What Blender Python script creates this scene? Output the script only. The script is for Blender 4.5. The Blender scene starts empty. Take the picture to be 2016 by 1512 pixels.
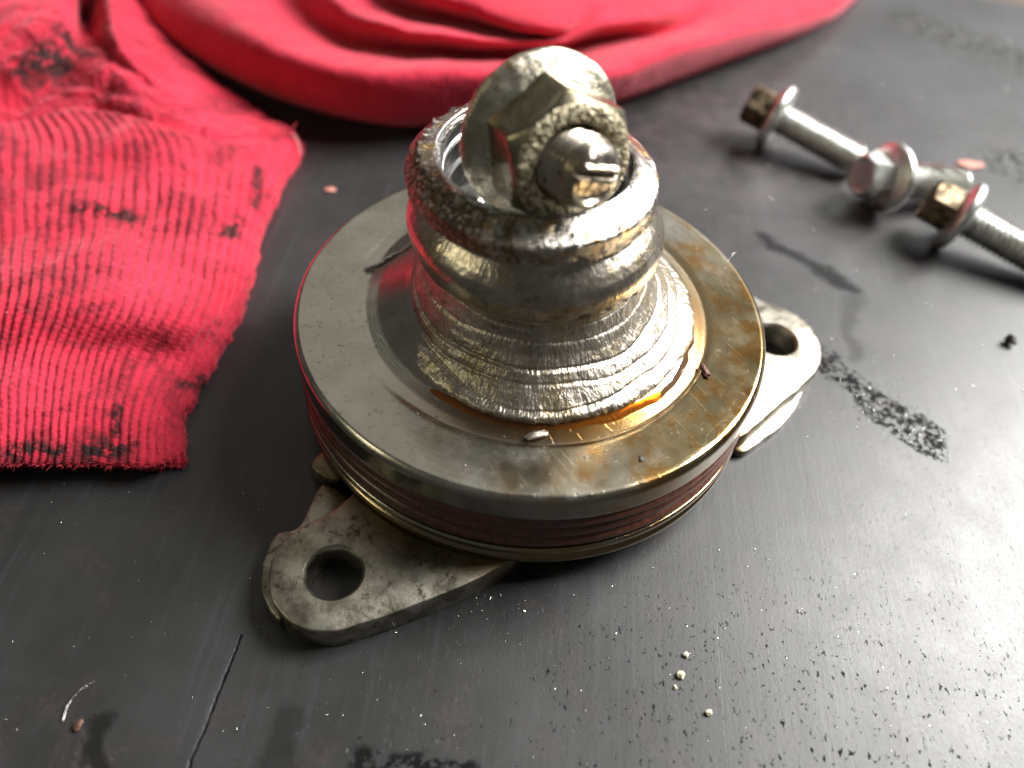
import bpy, bmesh, math, random
import numpy as np
from mathutils import Matrix, Vector

random.seed(7)
R = math.radians
MM = 0.001                                   # everything is written in millimetres and stored in metres
sc = bpy.context.scene
col = sc.collection

# ------------------------------------------------------------------ camera
cam_d = bpy.data.cameras.new('camera')
cam_d.sensor_width = 36.0
cam_d.lens = 28.0
cam_d.clip_start = 0.005
cam_d.clip_end = 20.0
cam_d.dof.use_dof = True
cam_d.dof.focus_distance = 0.129
cam_d.dof.aperture_fstop = 9.8
cam = bpy.data.objects.new('camera', cam_d)
_f = Vector((-0.01409709, 0.65687528, -0.75386745))
_r = Vector((0.99326928, 0.09588661, 0.06497606))
_u = Vector((-0.11496696, 0.74787741, 0.65380576))
cam.matrix_world = Matrix(((_r.x, _u.x, -_f.x, 0.0), (_r.y, _u.y, -_f.y, -102.1835*MM),
                           (_r.z, _u.z, -_f.z, 118.4688*MM), (0, 0, 0, 1)))
col.objects.link(cam)
sc.camera = cam

# ------------------------------------------------------------------ light
w = bpy.data.worlds.new('World')
sc.world = w
w.use_nodes = True
bg = w.node_tree.nodes['Background']
bg.inputs[0].default_value = (1.0, 0.97, 0.90, 1)       # dim even room light
bg.inputs[1].default_value = 0.08

def area_lamp(name, az, el, dist, sx, sy, power, color, target=(0, 0, 20)):
    d = bpy.data.lights.new(name, 'AREA')
    d.shape = 'RECTANGLE'
    d.size, d.size_y = sx, sy
    d.energy = power
    d.color = color
    o = bpy.data.objects.new(name, d)
    t = Vector(target)*MM
    v = Vector((math.cos(R(az))*math.cos(R(el)), math.sin(R(az))*math.cos(R(el)), math.sin(R(el))))
    o.location = t + v*dist
    o.rotation_euler = v.to_track_quat('Z', 'Y').to_euler()
    col.objects.link(o)
    return o

area_lamp('window_light', 26, 41, 0.80, 0.40, 0.44, 24.0, (1.0, 0.985, 0.95))
area_lamp('doorway_light', 58, 25, 1.3, 0.75, 0.42, 2.1, (0.97, 0.985, 1.0))
area_lamp('ceiling_light', 105, 50, 1.3, 1.35, 1.1, 1.9, (1.0, 0.95, 0.84))
area_lamp('workshop_lamp', 205, 33, 0.8, 0.18, 0.14, 0.45, (1.0, 0.93, 0.60))

sc.view_settings.view_transform = 'Standard'
sc.view_settings.look = 'None'
sc.view_settings.exposure = 0.0
sc.view_settings.gamma = 1.0
sc.cycles.max_bounces = 10
sc.cycles.caustics_reflective = True

# ------------------------------------------------------------------ noise in numpy
def _hash(i, j, k, s):
    n = (i*374761393 + j*668265263 + k*2147483647 + s*1274126177) & 0xFFFFFFFF
    n = ((n ^ (n >> 13))*1274126177) & 0xFFFFFFFF
    n = n ^ (n >> 16)
    return (n & 0xFFFF)/65535.0*2 - 1

def vnoise(x, y, z, s=0):
    x, y, z = np.broadcast_arrays(np.asarray(x, float), np.asarray(y, float), np.asarray(z, float))
    i, j, k = np.floor(x).astype(np.int64), np.floor(y).astype(np.int64), np.floor(z).astype(np.int64)
    fx, fy, fz = x-i, y-j, z-k
    fx, fy, fz = (t*t*(3-2*t) for t in (fx, fy, fz))
    o = 0
    for a in (0, 1):
        for b in (0, 1):
            for c in (0, 1):
                wgt = (fx if a else 1-fx)*(fy if b else 1-fy)*(fz if c else 1-fz)
                o = o + wgt*_hash(i+a, j+b, k+c, s)
    return o

def fbm(x, y, z, sc_=1.0, octv=4, s=0, gain=0.5):
    o, a, f = 0, 1.0, sc_
    for n in range(octv):
        o = o + a*vnoise(x*f, y*f, z*f, s+n*17)
        a *= gain
        f *= 2.03
    return o

def sst(x, a, b):
    t = np.clip((x-a)/(b-a), 0, 1)
    return t*t*(3-2*t)

# ------------------------------------------------------------------ object helpers
def link(o, parent=None):
    col.objects.link(o)
    if parent is not None:
        o.parent = parent
    return o

def mesh_obj(name, verts, faces, mat, parent=None, smooth=True, sharp=38, label=None):
    me = bpy.data.meshes.new(name)
    v = np.asarray(verts, dtype=np.float64)*MM
    if isinstance(faces, np.ndarray):
        nf, k = faces.shape
        me.vertices.add(len(v)); me.vertices.foreach_set('co', v.ravel())
        me.loops.add(nf*k); me.loops.foreach_set('vertex_index', faces.ravel().astype(np.int32))
        me.polygons.add(nf); me.polygons.foreach_set('loop_start', np.arange(0, nf*k, k, dtype=np.int32))
        me.update(calc_edges=True)
    else:
        me.from_pydata([tuple(p) for p in v], [], faces)
    me.validate()
    if smooth:
        me.polygons.foreach_set('use_smooth', np.ones(len(me.polygons), bool))
        if sharp:
            me.set_sharp_from_angle(angle=R(sharp))
    me.materials.append(mat)
    o = bpy.data.objects.new(name, me)
    if label:
        o['label'] = label
    return link(o, parent)

def tag(o, label, cat, group=None, kind=None):
    if label: o['label'] = label
    if cat: o['category'] = cat
    if group: o['group'] = group
    if kind: o['kind'] = kind
    return o

def empty(name, loc, label, cat, group=None):
    o = bpy.data.objects.new(name, None)
    o.empty_display_size = 0.01
    o.location = Vector(loc)*MM
    link(o)
    return tag(o, label, cat, group)

def dense(profile, ds):
    """resample a polyline, keeping its corners"""
    out = []
    for (a, b) in zip(profile[:-1], profile[1:]):
        L = math.dist(a, b)
        n = max(1, int(math.ceil(L/ds)))
        for k in range(n):
            t = k/n
            out.append((a[0]+(b[0]-a[0])*t, a[1]+(b[1]-a[1])*t))
    out.append(profile[-1])
    return np.array(out)

def soften(p, it=1):
    q = p.copy()
    for _ in range(it):
        q[1:-1] = (q[:-2]+2*q[1:-1]+q[2:])/4
    return q

def lathe(name, profile, mat, parent=None, seg=360, ds=0.5, disp=None, smooth_it=1, sharp=38, label=None, rot=None, center=(0, 0, 0), shift=None):
    p = soften(dense(profile, ds), smooth_it)
    th = np.linspace(0, 2*np.pi, seg, endpoint=False)
    T, Rr = np.meshgrid(th, p[:, 0]); _, Z = np.meshgrid(th, p[:, 1])
    if disp is not None:
        Rr, Z = disp(T, Rr.copy(), Z.copy())
    X, Y = Rr*np.cos(T), Rr*np.sin(T)
    if shift is not None:
        dx = shift(Rr, Z)
        X, Y = X+dx, Y+dx*.097
    V = np.stack([X, Y, Z], -1).reshape(-1, 3)
    if rot is not None:
        V = V @ np.array(rot).T
    V = V + np.array(center)
    n, m = p.shape[0], seg
    i = np.arange(n-1)[:, None]; j = np.arange(m)[None, :]
    a = i*m+j; b = i*m+(j+1) % m
    F = np.stack([a, b, b+m, a+m], -1).reshape(-1, 4)
    return mesh_obj(name, V, F, mat, parent, True, sharp, label)

# ------------------------------------------------------------------ node helpers
class G:
    def __init__(s, name):
        s.m = bpy.data.materials.new(name)
        s.m.use_nodes = True
        s.t = s.m.node_tree
        s.p = s.t.nodes['Principled BSDF']
        tc = s.t.nodes.new('ShaderNodeTexCoord')
        s.P = s.vm('SCALE', tc.outputs['Object'], sc=1000.0)      # millimetres
        sp = s.t.nodes.new('ShaderNodeSeparateXYZ')
        s.t.links.new(s.P, sp.inputs[0])
        s.x, s.y, s.z = sp.outputs
    def lk(s, v, inp):
        if hasattr(v, 'is_output') or isinstance(v, bpy.types.NodeSocket):
            s.t.links.new(v, inp)
        elif isinstance(v, (tuple, list)) and inp.type == 'RGBA' and len(v) == 3:
            inp.default_value = (*v, 1)
        else:
            inp.default_value = v
    def vm(s, op, a, b=None, sc=None):
        n = s.t.nodes.new('ShaderNodeVectorMath'); n.operation = op
        s.lk(a, n.inputs[0])
        if b is not None: s.lk(b, n.inputs[1])
        if sc is not None: n.inputs['Scale'].default_value = sc
        return n.outputs['Value'] if op in ('LENGTH', 'DISTANCE', 'DOT_PRODUCT') else n.outputs['Vector']
    def ma(s, op, a, b=0.0, c=None, clamp=False):
        n = s.t.nodes.new('ShaderNodeMath'); n.operation = op; n.use_clamp = clamp
        s.lk(a, n.inputs[0]); s.lk(b, n.inputs[1])
        if c is not None: s.lk(c, n.inputs[2])
        return n.outputs[0]
    def mul(s, a, b): return s.ma('MULTIPLY', a, b)
    def add(s, a, b): return s.ma('ADD', a, b)
    def sub(s, a, b): return s.ma('SUBTRACT', a, b)
    def noise(s, scale, detail=3.0, rough=0.5, vec=None, dist=0.0):
        n = s.t.nodes.new('ShaderNodeTexNoise')
        s.lk(s.P if vec is None else vec, n.inputs['Vector'])
        n.inputs['Scale'].default_value = scale
        n.inputs['Detail'].default_value = detail
        n.inputs['Roughness'].default_value = rough
        n.inputs['Distortion'].default_value = dist
        return n.outputs['Fac']
    def voro(s, scale, vec=None, feature='F1', rnd=1.0):
        n = s.t.nodes.new('ShaderNodeTexVoronoi'); n.feature = feature
        s.lk(s.P if vec is None else vec, n.inputs['Vector'])
        n.inputs['Scale'].default_value = scale
        n.inputs['Randomness'].default_value = rnd
        return n.outputs['Distance']
    def scl(s, v):                       # anisotropically scaled coordinates
        return s.vm('MULTIPLY', s.P, v)
    def rng(s, x, a, b, lo=0.0, hi=1.0):
        n = s.t.nodes.new('ShaderNodeMapRange'); n.interpolation_type = 'SMOOTHSTEP'
        s.lk(x, n.inputs[0])
        n.inputs[1].default_value = min(a, b); n.inputs[2].default_value = max(a, b)
        if a > b: lo, hi = hi, lo
        n.inputs[3].default_value = lo; n.inputs[4].default_value = hi
        return n.outputs[0]
    def mix(s, f, a, b):
        n = s.t.nodes.new('ShaderNodeMix'); n.data_type = 'RGBA'
        s.lk(f, n.inputs[0]); s.lk(a, n.inputs[6]); s.lk(b, n.inputs[7])
        return n.outputs[2]
    def mixf(s, f, a, b):
        n = s.t.nodes.new('ShaderNodeMix'); n.data_type = 'FLOAT'
        s.lk(f, n.inputs[0]); s.lk(a, n.inputs[2]); s.lk(b, n.inputs[3])
        return n.outputs[0]
    def rad(s):
        return s.ma('SQRT', s.add(s.mul(s.x, s.x), s.mul(s.y, s.y)))
    def ang(s): return s.ma('ARCTAN2', s.y, s.x)
    def polar(s, kr=1.0, ka=1.0, kz=1.0):          # (r, angle*40, z)
        n = s.t.nodes.new('ShaderNodeCombineXYZ')
        s.lk(s.mul(s.rad(), kr), n.inputs[0]); s.lk(s.mul(s.ang(), 40*ka), n.inputs[1]); s.lk(s.mul(s.z, kz), n.inputs[2])
        return n.outputs[0]
    def blob(s, cx, cy, r, soft=1.0, warp=None):   # 1 inside a round spot of the table
        d = s.vm('DISTANCE', s.P if warp is None else warp, (cx, cy, 0))
        return s.rng(d, r+soft, r-soft)
    def seg(s, a, b, wdt, soft, warp=None):        # 1 along a line
        P = s.P if warp is None else warp
        ax, ay = a; bx, by = b
        L = math.hypot(bx-ax, by-ay); dx, dy = (bx-ax)/L, (by-ay)/L
        rel = s.vm('SUBTRACT', P, (ax, ay, 0))
        al = s.ma('MINIMUM', s.ma('MAXIMUM', s.vm('DOT_PRODUCT', rel, (dx, dy, 0)), 0.0), L)
        per = s.vm('SUBTRACT', rel, s.vm('SCALE', (dx, dy, 0), sc=None) if False else s.cmb(s.mul(al, dx), s.mul(al, dy), 0.0))
        sp = s.t.nodes.new('ShaderNodeSeparateXYZ'); s.t.links.new(per, sp.inputs[0])
        d = s.ma('SQRT', s.add(s.mul(sp.outputs[0], sp.outputs[0]), s.mul(sp.outputs[1], sp.outputs[1])))
        return s.rng(d, wdt+soft, max(wdt-soft, 0.0))
    def cmb(s, a, b, c):
        n = s.t.nodes.new('ShaderNodeCombineXYZ')
        s.lk(a, n.inputs[0]); s.lk(b, n.inputs[1]); s.lk(c, n.inputs[2])
        return n.outputs[0]
    def mx(s, *a):
        o = a[0]
        for b in a[1:]: o = s.ma('MAXIMUM', o, b)
        return o
    def out(s, color, rough, metal=0.0, height=None, **kw):
        s.lk(color, s.p.inputs['Base Color']); s.lk(rough, s.p.inputs['Roughness']); s.lk(metal, s.p.inputs['Metallic'])
        for k, v in kw.items():
            s.lk(v, s.p.inputs[k.replace('_', ' ')])
        if height is not None:                     # height in millimetres
            b = s.t.nodes.new('ShaderNodeBump')
            b.inputs['Strength'].default_value = 1.0
            b.inputs['Distance'].default_value = 0.001
            s.lk(height, b.inputs['Height'])
            s.t.links.new(b.outputs[0], s.p.inputs['Normal'])
        return s.m

# ------------------------------------------------------------------ materials
def mat_table():
    g = G('oily_black_bench')
    wv = g.vm('ADD', g.P, g.vm('SCALE', g.vmcol(0.12, 3), sc=9.0))
    big = g.noise(0.03, 4, 0.6)
    mid = g.noise(0.13, 5, 0.65)
    fine = g.noise(1.6, 4, 0.7)
    grain = g.noise(2.4, 2, 0.5, vec=g.scl((1.0, 0.42, 1.0)))
    streak = g.noise(0.55, 3, 0.6, vec=g.scl((1.0, 0.05, 1.0)))
    base = g.mix(g.rng(big, .35, .7), (.018, .018, .0185), (.033, .0335, .035))
    base = g.mix(g.mul(g.rng(mid, .45, .75), .6), base, (.026, .0265, .028))
    base = g.mix(g.mul(g.rng(streak, .5, .72), .25), base, (.055, .056, .060))
    # faint reddish and rusty traces left on the top
    red = g.mul(g.rng(g.noise(.09, 3, .6, dist=.5), .54, .70), g.rng(g.noise(1.1, 3, .7), .42, .62))
    base = g.mix(g.mul(red, .35), base, (.070, .036, .036))
    rust = g.seg((100, 226), (210, 226), 9, 5, wv)
    base = g.mix(rust, base, (.07, .045, .025))
    haze = g.mul(g.blob(55, 95, 38, 30, wv), g.rng(mid, .35, .65))
    base = g.mix(g.mul(haze, .5), base, (.075, .052, .058))
    # oil stains with a shape of their own
    sp = g.rng(g.noise(.9, 3, .6), .53, .57)
    sp2 = g.rng(g.noise(.38, 6, .72), .50, .56)
    patch = g.mul(g.rng(g.mul(g.mx(g.seg((62, 17), (70, 10), 2.5, 5, wv), g.seg((70, 8), (79, -1), 4.0, 4.5, wv)), g.add(.35, g.noise(.3, 4, .65))), .38, .58), g.mx(sp, sp2))
    patch2 = g.mul(g.seg((62, 19), (66, 14), 2, 2, wv), sp2)
    smear = g.mul(g.seg((53, 57), (73, 42), 1.7, 1.5, wv), .85)
    smear2 = g.mul(g.seg((72, 40), (69, 20), 2.0, 1.5, wv), .4)
    under = g.mul(g.seg((60, 86), (108, 58), 7, 5, wv), .0)
    far = g.mul(g.seg((120, 190), (175, 150), 9, 9, wv), sp2)
    far2 = g.mul(g.seg((128, 103), (150, 84), 8, 6, wv), sp2)
    low = g.mul(g.seg((-14, -74), (-3, -73), 5.0, 1.2, wv), g.rng(g.noise(.4, 4, .7), .42, .52))
    low2 = g.seg((-29, -77), (-27, -66), 1.8, 1.2, wv)
    pit = g.mul(g.seg((-53, -70), (-50.5, -80), 1.2, .8, wv), 1.0)
    pits_zone = g.mul(g.seg((22, -60), (60, -62), 16, 22, wv), 1.0)
    cell = g.noise(1.25, 4, .62, vec=g.scl((1.0, .5, 1.0)))
    pits = g.mul(g.rng(cell, .615, .66), g.rng(g.noise(.22, 3, .6), .36, .56))
    pits = g.mul(pits, g.add(g.mul(pits_zone, .95), .10))
    cr = g.seg((-39.6, -83), (-38.0, -55.3), .16, .14, g.vm('ADD', g.P, g.vm('SCALE', g.vmcol(.4, 2), sc=.9)))
    vl = g.seg((35.2, -20), (35.0, -70), .05, .06)
    vl2 = g.seg((27, -33), (27.6, -80), .04, .06)
    sl1 = g.seg((52, -26), (64, -52), .5, .8); sl2 = g.seg((60, -18), (70, -40), .4, .9)
    dark = g.mx(patch, patch2, smear, smear2, far, far2, low, g.mul(low2, .6), g.mul(pit, .8), pits, cr)
    base = g.mix(dark, base, (.006, .006, .006))
    base = g.mix(g.mul(g.mx(far, far2), .7), base, (.020, .019, .009))
    rough = g.add(g.add(.43, g.mul(g.sub(mid, .5), .15)), g.mul(g.sub(fine, .5), .15))
    rough = g.add(rough, g.mul(dark, .2))
    h = g.add(g.mul(grain, .012), g.mul(fine, .010))
    h = g.add(h, g.mul(streak, .02))
    h = g.sub(h, g.mul(g.mx(pits, g.mul(patch, .6)), .10))
    h = g.sub(h, g.mul(g.mx(cr, g.mul(pit, .6)), .3))
    h = g.sub(h, g.mul(g.mx(vl, g.mul(sl1, .5), g.mul(sl2, .5)), .005))
    return g.out(base, rough, 0.0, h, Specular_IOR_Level=g.mixf(dark, .50, .06))

def _vmcol(s, scale, detail):
    n = s.t.nodes.new('ShaderNodeTexNoise')
    s.t.links.new(s.P, n.inputs['Vector'])
    n.inputs['Scale'].default_value = scale; n.inputs['Detail'].default_value = detail
    return s.vm('SUBTRACT', n.outputs['Color'], (.5, .5, .5))
G.vmcol = _vmcol

def mat_disc():
    g = G('oily_machined_steel')
    r, a = g.rad(), g.ang()
    lines = g.noise(3.2, 4, .7, vec=g.polar(1.0, .02, 1.0))
    smudge = g.noise(.16, 5, .62)
    sm2 = g.noise(.5, 5, .65)
    fine = g.noise(2.2, 4, .7)
    base = g.mix(g.rng(smudge, .35, .68), (.42, .40, .34), (.50, .485, .43))
    wn = g.add(a, g.mul(g.sub(g.noise(.09, 3, .6), .5), 2.0))
    side = g.mul(g.rng(wn, -1.75, -.95), g.rng(wn, 1.0, .25))      # oil-stained half
    amb = g.mul(side, g.rng(g.noise(.22, 5, .62), .42, .62))
    base = g.mix(g.mul(side, .8), base, (.33, .25, .11))
    base = g.mix(g.mul(amb, g.rng(r, 30.5, 33.5, .25, .9)), base, (.36, .19, .05))
    wet = g.mul(g.mul(g.rng(g.add(a, g.mul(g.sub(smudge, .5), .8)), -2.5, -1.5), g.rng(a, .6, .1)), g.mul(g.rng(r, 31.6, 29.0), g.rng(g.z, 26.5, 25.0)))
    base = g.mix(g.mul(wet, .85), base, (.22, .105, .022))
    gr = g.mul(g.rng(g.noise(.8, 4, .7), .58, .72), .5)
    base = g.mix(gr, base, (.12, .105, .075))
    pit = g.mul(g.rng(g.voro(.33), .12, .04), g.rng(g.noise(.2, 2), .5, .6))
    base = g.mix(g.mul(pit, .6), base, (.05, .04, .03))
    # dark stamped scar near the neck
    scar = g.seg((-29.5, 3.6), (-22.4, 9.4), .9, .45, g.vm('ADD', g.vm('MULTIPLY', g.P, (1, 1, 0)), g.vm('MULTIPLY', g.vmcol(.8, 3), (1.8, 1.8, 0))))
    scar = g.mul(scar, g.rng(g.z, 22, 22.5))
    base = g.mix(scar, base, (.02, .012, .01))
    rim = g.rng(r, 40.25, 40.6)
    low = g.rng(g.z, 9.5, 7.0)
    base = g.mix(g.mul(low, .8), base, (.17, .11, .045))
    base = g.mix(g.mul(rim, .35), base, (.20, .16, .11))
    rough = g.add(.22, g.mul(g.sub(smudge, .4), .30))
    rough = g.add(rough, g.mul(gr, .25))
    rough = g.sub(rough, g.mul(side, .08))
    fil = g.rng(r, 30.9, 30.4)
    rough = g.mixf(fil, rough, .23)
    rough = g.mixf(rim, rough, .15)
    h = g.add(g.mul(lines, .020), g.mul(fine, .006))
    h = g.add(h, g.mul(sm2, .02))
    scr = g.rng(g.noise(1.1, 2, .5, vec=g.vm('MULTIPLY', g.vm('ADD', g.P, g.cmb(g.mul(g.y, .8), g.mul(g.x, -.3), 0.)), (1.6, .07, 1.))), .66, .72)
    h = g.sub(h, g.mul(scr, .012))
    h = g.sub(h, g.mul(scar, .12))
    return g.out(base, rough, g.mixf(scar, 1.0, 0.0), h, Coat_Weight=g.mul(side, .35), Coat_Roughness=.12)

def mat_torn(name='galled_steel', tint=0.0, bumpy=1.0, dirt=.6, base_r=.27):
    g = G(name)
    a = g.ang()
    sm = g.noise(.22, 5, .65)
    sp = g.noise(1.5, 5, .72)
    ham = g.noise(.62, 3, .62, vec=g.polar(.7, 1.0, .7))
    hat = g.noise(1.5, 2, .6, vec=g.polar(.6, 1.0, .6))
    base = g.mix(g.rng(sm, .35, .65), (.36, .32, .265), (.56, .51, .44))
    warm = g.rng(g.noise(.17, 4, .6), .50, .64)
    base = g.mix(g.mul(warm, .40+tint), base, (.48, .37, .17))
    dk = g.mul(g.rng(g.noise(.55, 5, .7), .53, .68), dirt)
    base = g.mix(dk, base, (.07, .06, .045))
    rough = g.add(g.add(base_r, g.mul(sp, .16)), g.mul(dk, .15))
    h = g.add(g.mul(ham, .25*bumpy), g.mul(hat, .10*bumpy))
    h = g.add(h, g.mul(g.noise(.5, 3, .6), .10*bumpy))
    return g.out(base, rough, 1.0, h)

def mat_grime():
    g = G('burnt_greasy_steel')
    a = g.ang()
    n1 = g.noise(.35, 5, .7); n2 = g.noise(1.3, 5, .7); n3 = g.noise(3.5, 3, .7)
    left = g.mul(g.rng(g.add(a, g.mul(g.sub(n1, .5), 1.6)), -1.5, -2.0), 1.0)   # crusted towards the rag
    base = g.mix(g.rng(n1, .38, .62), (.34, .31, .28), (.52, .49, .45))
    base = g.mix(g.mul(g.rng(g.noise(.28, 4, .6), .52, .64), .8), base, (.55, .38, .13))
    crust = g.mx(g.mul(left, g.rng(n2, .40, .56)), g.mul(g.rng(g.noise(.7, 5, .72), .56, .66), .8))
    base = g.mix(crust, base, (.05, .038, .022))
    base = g.mix(g.mul(crust, g.rng(n3, .5, .6)), base, (.30, .22, .10))
    flat = g.mul(g.mul(g.rng(g.z, 52.7, 52.9), g.rng(g.rad(), 16.9, 16.6)), g.rng(n2, .72, .56))                 # worn bright face of the rim
    base = g.mix(flat, base, (.46, .46, .44))
    rough = g.mixf(crust, g.add(.12, g.mul(n2, .18)), .35)
    h = g.add(g.add(g.mul(n2, .12), g.mul(n3, .05)), g.mul(n1, .35))
    h = g.mul(g.add(h, g.mul(g.mul(crust, n2), .2)), g.sub(1.0, g.mul(flat, .8)))
    return g.out(base, rough, g.mixf(crust, 1.0, .55), h)

def mat_bright(name='bright_bored_steel'):
    g = G(name)
    ln = g.ma('SINE', g.mul(g.add(g.rad(), g.z), 9.0))
    n = g.noise(.6, 3, .6)
    return g.out(g.mix(g.rng(n, .3, .7), (.62, .62, .62), (.80, .80, .79)), g.add(.14, g.mul(n, .12)), 1.0, g.mul(ln, .008))

def mat_cast(name, c0, c1, dirtc, rough=.42, amount=.6):
    g = G(name)
    n1 = g.noise(.22, 5, .65); n2 = g.noise(.9, 5, .7); n3 = g.noise(3.0, 3, .7)
    base = g.mix(g.rng(n1, .35, .65), c0, c1)
    d = g.mul(g.rng(g.noise(.42, 5, .7, dist=.6), .52, .68), amount)
    base = g.mix(d, base, dirtc)
    base = g.mix(g.mul(g.rng(n2, .62, .72), .7), base, dirtc)
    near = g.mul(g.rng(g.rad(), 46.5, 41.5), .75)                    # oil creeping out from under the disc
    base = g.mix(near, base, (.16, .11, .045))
    h = g.add(g.mul(n2, .06), g.mul(n3, .025))
    return g.out(base, g.add(rough-.1, g.mul(n1, .28)), 1.0, h)

def mat_nut():
    g = G('corroded_zinc_plate')
    n1 = g.noise(.3, 5, .7); n2 = g.noise(1.5, 5, .75); n3 = g.noise(4.5, 3, .7)
    base = g.mix(g.rng(n1, .35, .65), (.46, .42, .30), (.74, .70, .60))
    d = g.rng(g.noise(.6, 5, .75), .50, .64)
    base = g.mix(g.mul(d, .5), base, (.16, .13, .07))
    base = g.mix(g.mul(g.rng(n1, .55, .68), .5), base, (.45, .25, .07))
    h = g.add(g.mul(n2, .08), g.mul(n3, .04))
    return g.out(base, g.add(.14, g.mul(n2, .25)), .97, h)

def mat_hex():
    g = G('shade_toned_hex_steel')
    n1 = g.noise(.3, 4, .6); n2 = g.noise(1.2, 4, .7)
    base = g.mix(g.rng(n1, .35, .65), (.24, .215, .14), (.36, .33, .24))  # dark reflection of the hex faces put into the base colour
    base = g.mix(g.mul(g.rng(n1, .56, .68), .5), base, (.30, .16, .05))
    return g.out(base, g.add(.20, g.mul(n2, .16)), 1.0, g.mul(n2, .035))

def mat_grit():
    g = G('gritty_nut_face')
    n2 = g.voro(3.6); n3 = g.noise(1.2, 4, .7)
    base = g.mix(g.rng(n3, .40, .60), (.20, .16, .09), (.62, .56, .40))
    h = g.add(g.mul(n2, -.18), g.mul(n3, .15))
    return g.out(base, .42, .7, h)

def mat_zinc(name, dark=False):
    g = G(name)
    n1 = g.noise(.35, 4, .6); n2 = g.noise(1.6, 4, .7)
    if dark:
        base = g.mix(g.rng(n1, .40, .60), (.05, .038, .025), (.26, .20, .13))
    else:
        base = g.mix(g.rng(n1, .30, .65), (.56, .56, .52), (.76, .77, .76))
        base = g.mix(g.mul(g.rng(n2, .56, .68), .7), base, (.30, .24, .12))
    return g.out(base, g.add(.40 if dark else .24, g.mul(n1, .22)), 1.0, g.mul(n2, .07))

def mat_seal():
    g = G('red_brown_rubber')
    n = g.noise(1.0, 4, .6)
    return g.out(g.mix(g.rng(n, .35, .65), (.055, .020, .011), (.11, .036, .020)), g.add(.24, g.mul(n, .15)), 0.0, g.mul(n, .03), Specular_IOR_Level=.7)

def mat_oil():
    g = G('amber_oil')
    return g.out((.70, .27, .03), .04, 0.0, g.mul(g.noise(.5, 2), .05), Transmission_Weight=.92, IOR=1.47)

def mat_cloth(name, knit):
    g = G(name)
    n1 = g.noise(.05, 4, .6); n2 = g.noise(.28, 5, .65); n3 = g.noise(1.4, 4, .7)
    base = g.mix(g.rng(n1, .3, .7), (.44, .012, .034), (.55, .022, .055))
    lint = g.rng(g.noise(2.6, 4, .75), .50, .75)
    base = g.mix(g.mul(lint, .22), base, (.85, .16, .22))
    if knit:
        soil = g.mul(g.rng(g.noise(.085, 5, .68, dist=.8), .46, .62), g.rng(n3, .25, .6))
        base = g.mix(g.mul(soil, .8), base, (.16, .012, .022))
        W = g.wv()
        spots = g.mx(g.seg((-72, -29), (-66.5, -28), 2.6, 2.0, W), g.seg((-67.5, -27), (-70, -21), 1.0, 1.4, W), g.seg((-98, 27), (-86, 27), 1.8, 2.0, W),
                     g.seg((-130, 71), (-124, 78), 3.0, 2.0, W), g.seg((-124, 84), (-117, 81), 2.2, 2.2, W), g.seg((-140, 108), (-140, 135), 4, 4, W),
                     g.seg((-67.3, 52), (-64.8, 40), .8, 1.4, W), g.seg((-65.4, 33), (-66, 27), 1.2, 1.6, W), g.seg((-58, -7), (-62, -11), 1.2, 1.8, W),
                     g.seg((-83, -32), (-76, -30), 1.6, 2.0, W))
        base = g.mix(g.mul(spots, g.mul(g.rng(n3, .2, .5, .7, 1.0), g.rng(g.noise(.35, 4, .7), .36, .52))), base, (.020, .010, .010))
        clean = g.sub(1.0, g.mx(g.mul(spots, .95), g.mul(soil, .7)))
        h = g.add(g.mul(g.noise(3.2, 2, .6), .16), g.mul(n3, .14))
    else:
        soil = g.mul(g.rng(n2, .60, .75), .35)
        base = g.mix(soil, base, (.20, .02, .03))
        d = g.add(g.add(g.mul(g.x, .8), g.mul(g.y, 1.0)), g.mul(n2, 1.6))
        wv = g.ma('SINE', g.mul(d, 7.5))
        h = g.add(g.mul(wv, .05), g.add(g.mul(n3, .16), g.mul(n2, .5)))
    return g.out(base, .85, 0.0, h, Specular_IOR_Level=.25, Sheen_Weight=g.mul(clean, .35) if knit else .5, Sheen_Roughness=.45, Sheen_Tint=(1.0, .45, .5))

G.wv = lambda s: s.vm('ADD', s.P, s.vm('SCALE', s.vmcol(.25, 3), sc=5.0))

def mat_plain(name, c, rough, metal=0.0):
    g = G(name)
    n = g.noise(2.0, 4, .7)
    d = tuple(v*.55 for v in c)
    return g.out(g.mix(g.rng(n, .35, .65), d, c), rough, metal, g.mul(n, .12))

M = dict(table=mat_table(), disc=mat_disc(), torn=mat_torn(), collar=mat_torn('worn_collar_steel', .15, .45, .45, .17),
         grime=mat_grime(), bright=mat_bright(),
         ear=mat_cast('smeared_cast_steel', (.23, .21, .165), (.44, .415, .35), (.06, .045, .025), .36, .9),
         nut=mat_nut(), hex=mat_hex(), stud=mat_torn('worn_stud_steel', .1, .12, .9, .2), grit=mat_grit(), zinc=mat_zinc('bright_zinc'), zincdark=mat_zinc('browned_zinc', True),
         seal=mat_seal(), oil=mat_oil(), knit=mat_cloth('soiled_red_rib_knit', True), cloth=mat_cloth('red_jersey_cloth', False),
         chip=mat_plain('steel_filing', (.85, .84, .80), .22, 1.0), fluff=mat_plain('red_fibre', (.70, .05, .08), .9),
         greyfluff=mat_plain('pale_lint', (.65, .45, .42), .9),
         crumb=mat_plain('pale_crumb', (.80, .74, .52), .6), flake=mat_plain('pink_paint_flake', (.62, .26, .20), .7),
         black=mat_plain('black_grit', (.02, .018, .015), .5), dross=mat_plain('grey_burr', (.35, .30, .26), .4, .8),
         rustchip=mat_plain('rusty_chip', (.14, .07, .05), .5, .4))

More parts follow.
